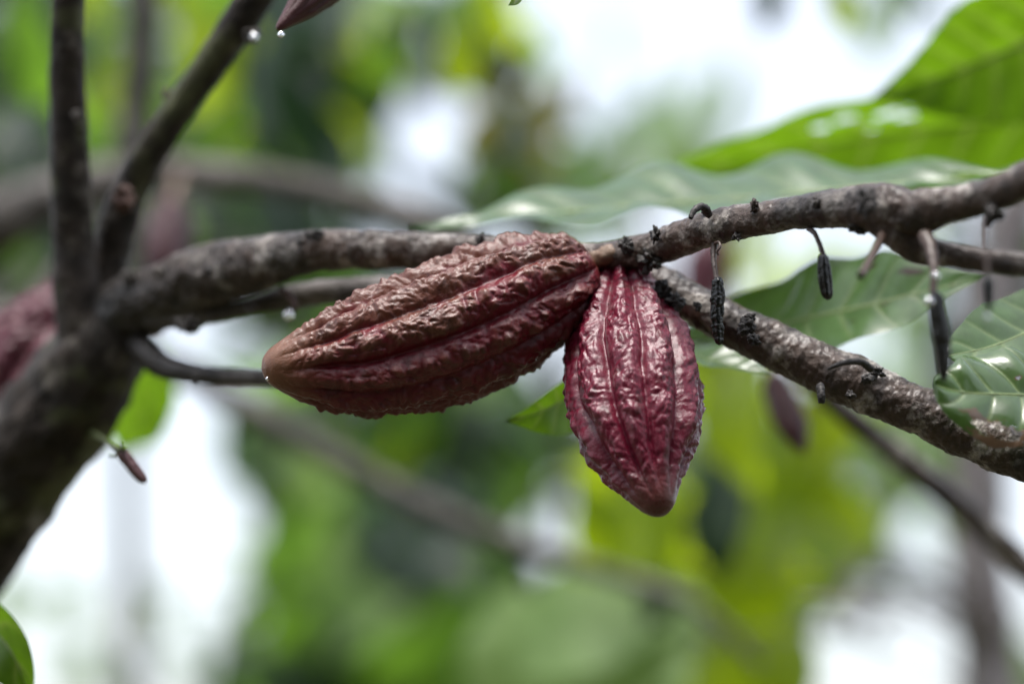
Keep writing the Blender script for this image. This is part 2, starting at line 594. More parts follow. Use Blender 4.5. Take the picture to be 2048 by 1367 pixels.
# ------------------------------------------------------------------ the cacao tree in front
base_pt = P(-520, 1900, 1.62)
base_pt.z = 0.0
tree = thing("cacao_tree", "dark wet cacao tree carrying the two sharp ribbed pods, trunk forking at left", "tree", base_pt)
b0 = base_pt
trunk_rows = [(b0.x - 0.02, b0.y + 0.05, -0.08, 0.062), (b0.x + 0.03, b0.y + 0.03, 0.45, 0.05)] + \
    limb_points([(-330, 1440, 1.60, 118), (-110, 1150, 1.56, 108), (40, 930, 1.53, 105), (150, 780, 1.51, 100), (205, 690, 1.50, 88), (222, 630, 1.50, 66), (228, 585, 1.50, 40)])
limb("trunk", None, M['bark_trunk'], tree, 420, 72, 0.8, 1, world_rows=trunk_rows)
limb("branch", [(168, 690, 1.49, 50), (152, 600, 1.49, 47), (146, 480, 1.49, 42), (140, 330, 1.48, 38), (134, 150, 1.47, 36), (136, 0, 1.46, 34), (146, -160, 1.45, 32), (170, -520, 1.44, 25), (230, -900, 1.42, 15), (300, -1250, 1.40, 3)], M['bark_trunk'], tree, 520, 56, 0.6, 2)
limb("branch", [(205, 640, 1.51, 44), (222, 520, 1.51, 36), (240, 430, 1.505, 38), (275, 350, 1.50, 34), (340, 245, 1.49, 32), (410, 145, 1.48, 32), (470, 55, 1.47, 36), (530, -40, 1.46, 36), (590, -150, 1.45, 32), (720, -460, 1.43, 25), (820, -830, 1.41, 14), (900, -1150, 1.40, 3)], M['bark_trunk'], tree, 520, 56, 0.6, 3)
right_limb = limb("branch", [(160, 700, 1.515, 60), (220, 645, 1.50, 66), (300, 600, 1.48, 62), (400, 556, 1.455, 58), (520, 528, 1.425, 50), (620, 505, 1.40, 44), (740, 500, 1.385, 40), (880, 502, 1.375, 36), (1020, 505, 1.362, 32), (1130, 512, 1.35, 28),
                  (1230, 512, 1.335, 31), (1320, 492, 1.32, 34), (1420, 458, 1.296, 35), (1520, 436, 1.276, 33), (1610, 424, 1.258, 34), (1690, 414, 1.242, 40), (1760, 415, 1.228, 50), (1830, 425, 1.214, 46), (1910, 408, 1.198, 36), (2000, 385, 1.18, 36), (2130, 335, 1.155, 36), (2480, 235, 1.11, 28), (2850, 150, 1.07, 15), (3150, 110, 1.05, 3)],
                  M['bark'], tree, 1450, 84, 1.0, 4, old=(0.055, 0.20))
lower_limb = limb("branch", [(1215, 518, 1.36, 30), (1300, 556, 1.355, 36), (1370, 598, 1.345, 40), (1460, 648, 1.335, 43), (1600, 716, 1.322, 46), (1740, 776, 1.31, 50), (1860, 832, 1.30, 50), (1960, 876, 1.295, 46), (2120, 945, 1.285, 44), (2500, 1090, 1.27, 36), (2900, 1180, 1.26, 18), (3200, 1220, 1.25, 3)],
                  M['bark'], tree, 1300, 84, 1.0, 5)
limb("branch", [(300, 640, 1.47, 24), (420, 628, 1.46, 18), (500, 612, 1.45, 18), (590, 592, 1.44, 24), (700, 580, 1.425, 26), (850, 575, 1.42, 24), (1050, 560, 1.40, 22), (1200, 530, 1.37, 22)], M['bark_back'], tree, 240, 40, 0.8, 6)
limb("branch", [(240, 670, 1.50, 24), (290, 700, 1.475, 27), (325, 730, 1.465, 24), (400, 748, 1.45, 18), (540, 757, 1.43, 17), (660, 762, 1.42, 14), (800, 770, 1.41, 8)], M['bark'], tree, 220, 36, 0.7, 7, old=(0.3, 1.3))
fork = limb("branch", [(1755, 418, 1.228, 48), (1800, 462, 1.224, 42), (1840, 495, 1.22, 32), (1890, 508, 1.215, 24), (1960, 520, 1.205, 23), (2060, 530, 1.19, 23), (2140, 534, 1.18, 23), (2450, 540, 1.14, 15), (2750, 560, 1.11, 3)], M['bark'], tree, 420, 40, 0.9, 8)
# ------------------------------------------------------------------ knots, scars and dry stalks on the branches
for (x, y, d, r, par, mat, sd_, st) in [
        (630, 478, 1.385, 24, right_limb, 'knot', 1, (1.3, 1, .8)), (960, 480, 1.35, 12, right_limb, 'knot', 2, (1, 1, 1)),
        (1252, 492, 1.312, 17, right_limb, 'knot', 3, (1, 1, 1.1)), (1312, 468, 1.30, 13, right_limb, 'knot', 4, (.7, 1, 1.3)),
        (1300, 520, 1.31, 24, right_limb, 'knot', 5, (1, 1, 1)), (1412, 425, 1.285, 10, right_limb, 'knot', 6, (1, 1, 1)),
        (1508, 410, 1.262, 10, right_limb, 'bark', 7, (1, 1, 1.4)), (1474, 474, 1.27, 9, right_limb, 'knot', 8, (1, 1, 1)),
        (1630, 405, 1.235, 12, right_limb, 'bark', 9, (.7, 1, 1.2)), (1732, 402, 1.20, 22, right_limb, 'knot', 10, (.8, .8, 1.3)),
        (1716, 456, 1.225, 15, right_limb, 'knot', 11, (1.2, 1, .8)), (1985, 430, 1.17, 22, right_limb, 'knot', 12, (1, 1, 1)),
        (1325, 582, 1.318, 22, lower_limb, 'knot', 13, (1, 1, 1)), (1350, 605, 1.312, 18, lower_limb, 'knot', 14, (1, 1, 1)),
        (1396, 612, 1.308, 9, lower_limb, 'knot', 15, (1, 1, 1)), (1494, 655, 1.288, 18, lower_limb, 'knot', 16, (1, .8, 1)),
        (1508, 680, 1.284, 14, lower_limb, 'knot', 17, (1, .8, 1)), (1500, 636, 1.29, 10, lower_limb, 'knot', 27, (1.2, .8, 1)), (1755, 744, 1.268, 13, lower_limb, 'knot', 18, (1.2, 1, 1)),
        (1735, 758, 1.262, 10, lower_limb, 'knot', 28, (1.2, 1, 1)), (1700, 790, 1.262, 9, lower_limb, 'bark', 29, (1.2, 1, 1)),
        (250, 395, 1.465, 24, None, 'scar', 19, (1, 1, 1)), (318, 545, 1.43, 14, right_limb, 'bark_back', 20, (1, 1, 1)),
        (420, 540, 1.40, 8, right_limb, 'knot', 30, (1, 1, 1)), (155, 232, 1.44, 10, None, 'bark_back', 21, (1, 1, 1)), (505, 72, 1.44, 14, None, 'bark_back', 22, (1, 1, 1)),
        (264, 556, 1.46, 17, None, 'bark_back', 23, (1.2, 1, 1)), (332, 190, 1.49, 9, None, 'scar', 24, (.7, 1, 1.6)), (375, 650, 1.43, 18, right_limb, 'knot', 25, (1.3, 1, 1)),
        (500, 617, 1.43, 12, right_limb, 'bark_back', 26, (1, 1, 1))]:
    lump("knot", P(x, y, d + 0.006), S(r, d), M[mat], par or tree, sd_, st)


def stub(rows, par, mat='stalk', name="dry_stalk", rings=40, seg=12):
    W = spline(limb_points(rows), rings)
    V, F = tube(W[:, :3], W[:, 3], seg, lambda p, t, ph: 0.18 * np.repeat(W[:, 3], seg) * fbm(p * 900, 2, 4))
    return obj(name, V, F, M[mat], par)


stub([(1418, 430, 1.285, 8), (1410, 416, 1.28, 8), (1398, 414, 1.277, 7), (1387, 423, 1.274, 6), (1381, 436, 1.272, 5)], right_limb, 'knot')
stub([(1742, 738, 1.262, 8), (1722, 724, 1.256, 7), (1695, 724, 1.252, 6), (1672, 731, 1.25, 5), (1655, 738, 1.25, 3)], lower_limb, 'knot')
stub([(1765, 470, 1.215, 9), (1748, 505, 1.19, 8), (1735, 530, 1.175, 8), (1722, 552, 1.16, 8)], fork, 'stalk')
stub([(1640, 770, 1.285, 9), (1643, 790, 1.28, 8), (1643, 806, 1.28, 7)], lower_limb, 'knot')
stub([(395, 752, 1.43, 6), (390, 766, 1.43, 5), (382, 770, 1.43, 2)], tree, 'knot')
stub([(560, 575, 1.42, 5), (580, 592, 1.415, 6), (590, 612, 1.41, 6), (584, 624, 1.41, 4)], tree, 'scar')

# ------------------------------------------------------------------ pods
def pod_mesh(axis_rows, rad, prof, nu, nv, phase, relief=1.0, furrow_depth=0.0042, seed=0, neck=0.12, wear_dir=None, smooth_tip=0.10, deep=(1.0, 0.8), stretch=0.75):
    C = spline([tuple(P(*a)) for a in axis_rows], 400)
    # denser rings at both blunt ends
    q = 0.5 - 0.5 * np.cos(np.linspace(0, np.pi, nu))
    q = 0.55 * q + 0.45 * np.linspace(0, 1, nu)
    C = np.stack([np.interp(q, np.linspace(0, 1, 400), C[:, k]) for k in range(3)], 1)
    T, N, B = frames(C)
    pu = np.array([p[0] for p in prof])
    pr = np.array([p[1] for p in prof])
    fine = np.linspace(0, 1, 600)
    rr = np.interp(fine, pu, pr)
    kk = np.hanning(31)
    kk /= kk.sum()
    rs = np.convolve(np.pad(rr, 15, mode='edge'), kk, 'valid')
    edge = np.minimum(fine, 1 - fine) / 0.03
    rr = np.where(edge < 1, rr * (1 - edge.clip(0, 1)) + rs * edge.clip(0, 1), rs)
    r = np.interp(q, fine, rr) * rad
    ph = np.linspace(0, 2 * np.pi, nv, endpoint=False)
    U, PH = np.meshgrid(q, ph, indexing='ij')
    dirs = np.cos(PH)[..., None] * N[:, None, :] + np.sin(PH)[..., None] * B[:, None, :]
    base = C[:, None, :] + dirs * r[:, None, None]
    pts = base.reshape(-1, 3)
    wob = 0.05 * np.sin(U * 5 + seed) + 0.045 * fbm(np.stack([U.ravel() * 7, PH.ravel() * 0.8, np.full(U.size, seed)], 1), 2, seed).reshape(U.shape)
    a = (PH - phase + wob) / (2 * np.pi) * 10
    k = np.round(a)
    dphi = (a - k)                                   # -0.5 .. 0.5 between ridges
    wgt = np.where(k.astype(int) % 2 == 0, deep[0], deep[1])
    sharp = np.exp(-(dphi / 0.10) ** 2)
    broad = 0.5 + 0.5 * np.cos(2 * np.pi * dphi)
    env = np.clip(U / 0.05, 0, 1) * np.clip((1 - U - 0.015) / smooth_tip, 0, 1) ** 1.5
    fur = (0.42 * sharp + 0.75 * broad) * wgt * env
    scale = np.sqrt(np.clip(r / rad, 0.05, 1))[:, None]
    # lumps: folds of skin, rounded above and creased between, pulled a little along the pod
    ax = np.array(P(*axis_rows[-1]) - P(*axis_rows[0]))
    ax /= np.linalg.norm(ax)
    q3 = pts - np.outer(pts @ ax, ax) * (1 - stretch)
    warp = np.stack([fbm(q3 * 45 + seed + 9 * k, 2, seed + k) for k in range(3)], 1)
    w3 = q3 + warp * 0.004
    l1 = (sabs(fbm(w3 * 62 + seed, 2, seed, 0.35)) - 0.32).reshape(U.shape)
    l2 = (sabs(fbm(w3 * 135 + seed, 2, seed + 3, 0.4)) - 0.3).reshape(U.shape)
    l4 = (sabs(fbm(w3 * 260 + seed, 2, seed + 5, 0.4)) - 0.3).reshape(U.shape)
    l3 = fbm(w3 * 420 + seed, 2, seed + 7).reshape(U.shape)
    f1 = fbm(q3 * 50 + seed, 2, seed + 1).reshape(U.shape)
    benv = np.clip(U / 0.04, 0.2, 1) * np.clip((1 - U - 0.02) / (smooth_tip * 1.3), 0.06, 1)
    bump = (0.0021 * l1 + 0.0032 * l2 + 0.0021 * l4 + 0.0006 * l3 + 0.0012 * f1) * benv * (1 - 0.62 * np.clip(fur, 0, 1))
    h = relief * bump - furrow_depth * scale * fur
    V = base + dirs * h[..., None]
    hn = np.clip(0.5 + bump / 0.0045 - 0.55 * fur, 0, 1)
    wear = np.zeros_like(U)
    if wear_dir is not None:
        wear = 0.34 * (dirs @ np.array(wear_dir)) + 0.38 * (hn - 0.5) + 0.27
    tip = np.clip((U - (1 - smooth_tip * 1.1)) / (smooth_tip * 0.9), 0, 1) * 0.8
    V = V.reshape(-1, 3)
    n = len(V)
    V = np.vstack([V, C[0], C[-1]])
    j = np.arange(nv)
    F = [tuple(f) for f in grid_faces(nu, nv).tolist()]
    F += [(int(x), n, int((x + 1) % nv)) for x in j]
    F += [((nu - 1) * nv + int(x), (nu - 1) * nv + int((x + 1) % nv), n + 1) for x in j]
    A = {kname: np.r_[arr.ravel(), arr.ravel()[0], arr.ravel()[-1]] for kname, arr in (("height", hn), ("wear", wear), ("tip", tip))}
    return V, F, A


def pod(name, label, rows, r_px, prof, mat, nu, nv, phase, stalk=None, group=None, cat="cacao pod", **kw):
    d0 = rows[len(rows) // 2][2]
    t = thing(name, label, cat, P(*rows[0]), group)
    V, F, A = pod_mesh(rows, S(r_px, d0), prof, nu, nv, phase, **kw)
    obj("husk", V, F, M[mat], t, A)
    if stalk:
        W = spline(limb_points(stalk), 40)
        Vs, Fs = tube(W[:, :3], W[:, 3], 28, lambda p, tt, ph: 0.12 * np.repeat(W[:, 3], 28) * fbm(p * 300, 3, 2))
        obj("stalk", Vs, Fs, M['pod_stalk'], t)
    return t


POD_PROF = [(0, .02), (.004, .22), (.02, .45), (.05, .58), (.10, .70), (.20, .86), (.33, .97), (.47, 1.0), (.60, .955), (.72, .84), (.82, .67), (.90, .48), (.95, .335), (.98, .235), (.993, .15), (1, .01)]
PG = "ripe cacao pods hanging from the forked branch"
pod("cacao_pod", "large ribbed brown crimson cacao pod lying sideways, tip pointing left, in sharp focus",
    [(1186, 528, 1.335), (1080, 580, 1.327), (880, 670, 1.315), (690, 719, 1.305), (523, 737, 1.293)], 145, POD_PROF, 'pod_left', 300, 420, -0.16,
    stalk=[(1165, 535, 1.335, 16), (1195, 518, 1.332, 18), (1222, 510, 1.33, 20), (1235, 512, 1.335, 20)], group=PG, relief=0.78, seed=3, smooth_tip=0.15, stretch=1.0,
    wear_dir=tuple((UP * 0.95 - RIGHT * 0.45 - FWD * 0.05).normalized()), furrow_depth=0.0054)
POD_PROF2 = [(0, .02), (.004, .2), (.02, .36), (.06, .46), (.13, .56), (.22, .76), (.36, .95), (.50, 1.0), (.62, .96), (.73, .83), (.82, .60), (.88, .45), (.92, .355), (.955, .27), (.98, .20), (.993, .13), (1, .01)]
pod("cacao_pod", "plump crimson ribbed cacao pod hanging tip down beside the lower branch, in sharp focus",
    [(1238, 524, 1.345), (1246, 600, 1.335), (1264, 760, 1.305), (1284, 890, 1.277), (1302, 965, 1.262), (1325, 1026, 1.25)], 141, POD_PROF2, 'pod_right', 300, 420, 0.42,
    stalk=[(1240, 545, 1.342, 18), (1240, 520, 1.345, 20), (1246, 505, 1.345, 22)], group=PG, relief=0.62, seed=8, stretch=0.8, smooth_tip=0.13, furrow_depth=0.0056,
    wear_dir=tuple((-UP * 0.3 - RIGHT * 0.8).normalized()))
pod("cacao_pod", "out of focus rose coloured cacao pod behind the leaning trunk at the left edge",
    [(215, 590, 1.61), (120, 690, 1.60), (0, 845, 1.59), (-180, 1080, 1.57)], 145, POD_PROF, 'pod_back', 140, 200, 0.2, group=PG, relief=1.3, seed=5,
    stalk=[(205, 560, 1.66, 14), (235, 535, 1.64, 14), (250, 560, 1.55, 14)])
pod("young_pod", "slender maroon young pod at the top edge with a drop on its pointed tip",
    [(770, -190, 1.36), (700, -90, 1.35), (625, -8, 1.335), (553, 60, 1.32)], 48, [(0, .05), (.03, .4), (.15, .8), (.4, 1.0), (.6, .93), (.78, .66), (.9, .36), (.96, .22), (.99, .12), (1, .01)],
    'pod_young', 120, 120, 0.3, stalk=[(765, -185, 1.36, 8), (740, -240, 1.37, 8), (660, -235, 1.41, 9), (585, -145, 1.45, 12)], cat="cacao pod", relief=0.12, furrow_depth=0.0012, seed=2, smooth_tip=0.25)
pod("cacao_pod", "dark blurred brown pod hanging below the lower branch, right of the crimson pod",
    [(1545, 742, 1.72), (1558, 790, 1.72), (1585, 850, 1.71), (1608, 905, 1.70)], 34, POD_PROF, 'pod_young', 60, 60, 0.1, stalk=[(1546, 748, 1.72, 8), (1545, 720, 1.73, 7), (1550, 698, 1.74, 8)], relief=0.5, furrow_depth=0.001, seed=6)
pod("cacao_pod", "strongly blurred purple pod hanging behind the fork of the trunk",
    [(345, 395, 2.05), (338, 440, 2.05), (330, 500, 2.04), (322, 580, 2.02)], 48, POD_PROF, 'pod_young', 60, 60, 0.1, stalk=[(345, 402, 2.05, 9), (352, 375, 2.1, 8), (360, 352, 2.31, 9)], relief=0.5, furrow_depth=0.001, seed=9)
pod("cacao_pod", "strongly blurred pink pod far behind the hooked end of the upper branch",
    [(1425, 470, 2.4), (1415, 520, 2.4), (1408, 560, 2.4), (1400, 620, 2.38)], 50, POD_PROF, 'pod_back', 60, 60, 0.1, stalk=[(1425, 476, 2.4, 8), (1430, 455, 2.4, 7), (1450, 440, 2.42, 6)], relief=0.5, furrow_depth=0.001, seed=4)

# ------------------------------------------------------------------ withered and tiny pods
def small_pod(name, label, stalk_rows, rows, mat, stalk_mat, group=None, amp=0.16, freq=420, curl=None):
    t = thing(name, label, "small pod", P(*stalk_rows[0][:3]), group)
    W = spline(limb_points(stalk_rows), 40)
    V, F = tube(W[:, :3], W[:, 3], 14, lambda p, tt, ph: 0.15 * np.repeat(W[:, 3], 14) * fbm(p * 700, 2, 4))
    obj("stalk", V, F, M[stalk_mat], t)
    W = spline(limb_points(rows), 110)
    n = len(W)
    V, F = tube(W[:, :3], np.maximum(W[:, 3], .0002), 40,
                lambda p, tt, ph: np.repeat(W[:, 3], 40) * (amp * fbm(p * freq, 3, 6) + 0.10 * np.cos(5 * ph)))
    obj("husk", V, F, M[mat], t)
    if curl:
        W = spline(limb_points(curl), 30)
        V, F = tube(W[:, :3], W[:, 3], 8)
        obj("tendril", V, F, M['stalk'], t)
    return t


WG = "withered black pods dangling from the upper branch"
small_pod("withered_pod", "long black withered pod dangling in front of the lower branch", [(1430, 478, 1.292, 8), (1427, 510, 1.285, 6), (1429, 535, 1.28, 5), (1434, 562, 1.276, 5)],
          [(1434, 554, 1.276, 4), (1435, 562, 1.276, 10), (1435, 590, 1.276, 13), (1434, 630, 1.276, 12.5), (1436, 665, 1.276, 11), (1438, 684, 1.276, 8), (1438, 690, 1.276, 1)], 'black', 'stalk', WG,
          curl=[(1430, 486, 1.28, 3), (1438, 484, 1.275, 2.6), (1440, 494, 1.272, 2.6), (1434, 503, 1.272, 2.4), (1437, 511, 1.272, 2.4)])
small_pod("withered_pod", "short black withered pod on a bent stalk, shining in front of the spotted leaf", [(1618, 456, 1.255, 6), (1630, 468, 1.25, 5), (1640, 490, 1.247, 5), (1648, 514, 1.245, 5)],
          [(1647, 508, 1.245, 5), (1646, 516, 1.245, 10), (1648, 545, 1.245, 13), (1652, 575, 1.245, 13), (1655, 594, 1.245, 9), (1655, 600, 1.245, 1)], 'black', 'stalk', WG, amp=0.07, freq=300)
small_pod("withered_pod", "long blurred black withered pod hanging above the torn wet leaf", [(1850, 470, 1.20, 16), (1862, 500, 1.19, 13), (1868, 545, 1.18, 9), (1866, 590, 1.175, 7)],
          [(1866, 582, 1.175, 6), (1872, 600, 1.175, 14), (1880, 650, 1.175, 18), (1886, 700, 1.175, 15), (1887, 745, 1.175, 10), (1888, 764, 1.175, 2)], 'black', 'stalk', WG, amp=0.08, freq=220)
small_pod("withered_pod", "faint thin withered pod hanging below the right end of the upper branch", [(1975, 455, 1.13, 5), (1974, 500, 1.125, 4), (1975, 555, 1.12, 4)],
          [(1975, 548, 1.12, 4), (1976, 565, 1.12, 11), (1977, 600, 1.12, 10), (1976, 625, 1.12, 3)], 'black', 'stalk', WG)
M['bud'] = simple("pink_brown_bud", (0.14, 0.07, 0.075), 0.45, 0.2, 500, 0.3)
t = small_pod("young_pod", "tiny brownish pink pod on a thin green stalk beside the trunk, before white sky", [(178, 864, 1.50, 6), (203, 876, 1.44, 5), (225, 892, 1.385, 6), (240, 902, 1.38, 8)],
              [(238, 900, 1.38, 6), (246, 908, 1.38, 12), (262, 928, 1.38, 12.5), (280, 950, 1.38, 11), (291, 961, 1.38, 7), (294, 964, 1.38, 1)], 'bud', 'green_stalk', amp=0.05)
for rows in ([(240, 904, 1.38, 4), (243, 893, 1.375, 3), (241, 884, 1.372, 1.5)], [(236, 906, 1.38, 4), (226, 912, 1.375, 3), (215, 910, 1.372, 1.5)], [(244, 906, 1.38, 4), (250, 898, 1.375, 3), (256, 897, 1.372, 1)]):
    stub(rows, t, 'green_stalk', "sepal", 16, 8)

# ------------------------------------------------------------------ leaves of the front tree
GLOSS, LIME, WET = M['lf_gloss'], M['lf_lime'], M['lf_wet']
hero_leaf(tree, [(2060, 350, 1.47), (1800, 372, 1.48), (1500, 396, 1.48), (1150, 422, 1.47), (815, 462, 1.45)], 200, M['lf_sheen'], R(-73), fold=0.12, wave=0.11, quilt_amt=0.06, seed=2, veins=11,
          label="pale glossy leaf lying flat behind the upper branch", shape=(0.1, 0.5))
hero_leaf(tree, [(2250, 228, 1.66), (1950, 248, 1.68), (1650, 288, 1.70), (1265, 362, 1.71)], 135, LIME, R(42), fold=0.3, wave=0.06, seed=5, veins=10,
          holes=[(.55, .55, .06), (.60, .45, .05), (.47, .5, .07), (.43, .35, .05), (.40, .6, .06), (.36, .45, .04), (.50, .2, .03)], label="large backlit green leaf pierced by insect holes, top right", shape=(0.1, 0.45), nl=160, nw=81)
hero_leaf(tree, [(2280, -60, 1.55), (2100, 60, 1.58), (1920, 140, 1.62), (1740, 196, 1.64)], 150, LIME, R(20), fold=0.3, wave=0.05, seed=7, veins=9, label="backlit yellow green leaf in the top right corner", shape=(0.1, 0.4))
hero_leaf(tree, [(2120, 372, 1.40), (1900, 372, 1.50), (1700, 380, 1.56), (1560, 400, 1.58)], 40, LIME, R(40), fold=0.2, wave=0.1, seed=8, veins=8, label="narrow backlit leaf just above the right end of the upper branch")
hero_leaf(tree, [(1330, 690, 1.47), (1500, 660, 1.45), (1700, 618, 1.41), (1860, 580, 1.385), (1978, 550, 1.37)], 125, GLOSS, R(45), fold=0.22, wave=0.08, seed=3, veins=9,
          spots=[(.78, -.6, .10), (.7, .1, .04), (.85, -.35, .04), (.62, .4, .035), (.9, .2, .05), (.66, -.75, .05)], label="spotted pale green leaf between the two branches at right", shape=(0.1, 0.55), nl=140, nw=61)
hero_leaf(tree, [(1200, 760, 1.42), (1150, 790, 1.40), (1080, 822, 1.375), (1008, 842, 1.36)], 66, LIME, R(32), fold=0.3, wave=0.05, seed=4, veins=6, spots=[(1.0, 0, .36)], label="small leaf with browned tip peeking out left of the hanging pod",
          shape=(0.1, 0.4))
hero_leaf(tree, [(1330, 690, 1.43), (1410, 716, 1.40), (1480, 735, 1.385), (1545, 748, 1.38)], 48, GLOSS, R(60), fold=0.3, wave=0.1, seed=6, veins=6, label="dark glossy leaf tip under the lower branch, right of the hanging pod")
hero_leaf(tree, [(2230, 560, 1.37), (2100, 640, 1.34), (1990, 690, 1.315), (1892, 712, 1.30)], 92, WET, R(-36), fold=0.15, wave=0.05, seed=11, veins=7, tip_pow=0.6, label="upper leaf of the wet pair at the right edge")
hero_leaf(tree, [(2260, 800, 1.30), (2130, 792, 1.265), (2000, 788, 1.245), (1925, 784, 1.238), (1866, 768, 1.236)], 122, WET, R(-36), fold=0.06, wave=0.13, seed=12, veins=8, curl=0.22, quilt_amt=0.07, tip_pow=0.5,
          holes=[(.80, -.72, .13), (.73, -.82, .11), (.66, -1.0, .10), (.62, .3, .03)], spots=[(.74, -.95, .30), (.84, -.62, .16), (.5, .45, .04), (.62, .3, .05)], label="torn wet leaf with browned edge lying over the lower branch", shape=(0.1, 0.6), nl=220, nw=111)
hero_leaf(tree, [(-130, 1165, 1.50), (-60, 1225, 1.42), (15, 1290, 1.375), (70, 1410, 1.37)], 112, LIME, R(-20), fold=0.5, wave=0.05, seed=13, veins=7, label="backlit leaf with folded glossy edge in the bottom left corner")
hero_leaf(tree, [(1045, -60, 1.30), (1036, -25, 1.295), (1030, 0, 1.29), (1016, 12, 1.285)], 13, LIME, R(15), fold=0.4, wave=0.0, seed=14, veins=4, label="curled yellow green leaf tip dangling at the top edge", midrib=False)
hero_leaf(tree, [(330, 690, 1.88), (300, 780, 1.92), (262, 850, 1.95), (235, 905, 1.98)], 66, LIME, R(10), fold=0.2, wave=0.05, seed=15, veins=6, label="blurred lime leaf hanging right of the trunk")

# ------------------------------------------------------------------ water drops
for (x, y, d, r, lab) in [
        (577, 630, 1.40, 11.5, "round bright water drop under the reddish stub below the left limb"),
        (562, 69, 1.318, 7, "small water drop hanging from the tip of the maroon young pod"),
        (508, 74, 1.43, 8, "blurred bright water drop on the slanting upper left limb"),
        (1858, 603, 1.165, 10, "larger bright water drop beside the long blurred withered pod"),
        (1872, 552, 1.165, 8, "smaller water drop on the stalk of the long blurred withered pod"),
        (535, 757, 1.285, 4, "tiny water drop clinging below the tip of the sideways pod"),
        (1975, 634, 1.12, 6, "blurred water drop below the faint thin withered pod")]:
    V, F = drop_shape(P(x, y, d), S(r, d))
    o = obj("water_drop", V, F, M['water'])
    tag(o, lab, "water drop", "water drops after rain")

# ------------------------------------------------------------------ trees behind
LEAF_MESH = []
for k in range(7):
    V, F, A, C, N = leaf_grid([(0, 0, 0), (0.33, 0, 0.03), (0.66, 0, 0.02), (1, 0, -0.08 - 0.03 * k)], 0.17 + 0.015 * (k % 4), 0, fold=0.2 + 0.08 * (k % 3), wave=0.08, nl=18, nw=9, veins=7, seed=k, face=(0, 0, 1))
    LEAF_MESH.append((V, F, A))
_cache = {}


def leaf_data(k, mat):
    if (k, mat) not in _cache:
        V, F, A = LEAF_MESH[k]
        _cache[(k, mat)] = mesh_from("leaf", V, F, True, None, [M[mat]])
    return _cache[(k, mat)]


def place_leaf(root, base, direction, normal, length, mat, width=1.0):
    x = Vector(direction).normalized()
    z = Vector(normal)
    z = (z - x * z.dot(x)).normalized()
    y = z.cross(x)
    o = bpy.data.objects.new("leaf", leaf_data(random.randrange(len(LEAF_MESH)), mat))
    col.objects.link(o)
    o.parent = root
    m3 = Matrix((x * length, y * length * width, z * length)).transposed()
    o.matrix_basis = Matrix.Translation(Vector(base) - root.location) @ m3.to_4x4()
    return o


def clump(root, px, py, d, sx, sy, n, mats, length, facing=0.5, down=0.7, deep=0.25):
    """n leaves springing from a twig end at px, py, d"""
    end = P(px, py, d)
    tk = TRUNKS[root.name]
    st = min(tk, key=lambda q: (Vector(q) - end).length + 2.0 * max(0.0, q[2] - end.z))
    st = Vector(st)
    mid_ = st.lerp(end, 0.5) + Vector((0, 0, 0.05 * (end - st).length))
    rr0 = 0.004 + 0.002 * (end - st).length
    Wt = spline([tuple(st) + (rr0,), tuple(mid_) + (rr0 * .7,), tuple(end) + (0.0015,)], 14)
    Vt, Ft = tube(Wt[:, :3], Wt[:, 3], 6)
    obj("twig", Vt, Ft, M['bark_back'], root)
    for i in range(n):
        dd = d + random.gauss(0, deep)
        b = P(px + random.gauss(0, sx), py + random.gauss(0, sy), max(dd, 1.8))
        L = length * random.uniform(0.75, 1.2)
        v = Vector((random.gauss(0, 0.6), random.gauss(0, 0.45), -down + random.gauss(0, 0.35)))
        v.normalize()
        mt = random.choice(mats)
        hang = random.uniform(-0.9, -0.1) if (mt in ('b_lime', 'b_olive') or (mt == 'b_mid' and random.random() < .7)) else random.uniform(0.3, 1.0)
        nrm = Vector((random.gauss(0, 0.5), random.gauss(0, 0.35) - facing, hang))
        place_leaf(root, b - v * L * 0.5, v, nrm, L, mt, random.uniform(0.85, 1.25))


TRUNKS = {}


def back_tree(name, label, base, trunk, branches, bark='bark_back', seed=0, group="trees behind the pods"):
    t = thing(name, label, "tree", (base[0], base[1], ground_z(base[0], base[1])), group)
    rows = [(base[0], base[1], ground_z(base[0], base[1]) - 0.1, base[2] * 1.25)] + [tuple(p) for p in trunk]
    limb("trunk", None, M[bark], t, 120, 28, 0.8, seed, world_rows=rows)
    TRUNKS[t.name] = [tuple(r_[:3]) for r_ in spline(rows, 40)]
    for b_ in branches:
        TRUNKS[t.name] += [tuple(r_[:3]) for r_ in spline(limb_points(b_), 30)]
    for i, b in enumerate(branches):
        limb("branch", b, M[bark], t, 120, 24, 0.8, seed + i + 20)
    return t


def W4(px, py, d, rpx):
    return tuple(P(px, py, d)) + (S(rpx, d),)


D_, MD, LM, PL, OL = 'b_dark', 'b_mid', 'b_lime', 'b_pale', 'b_olive'
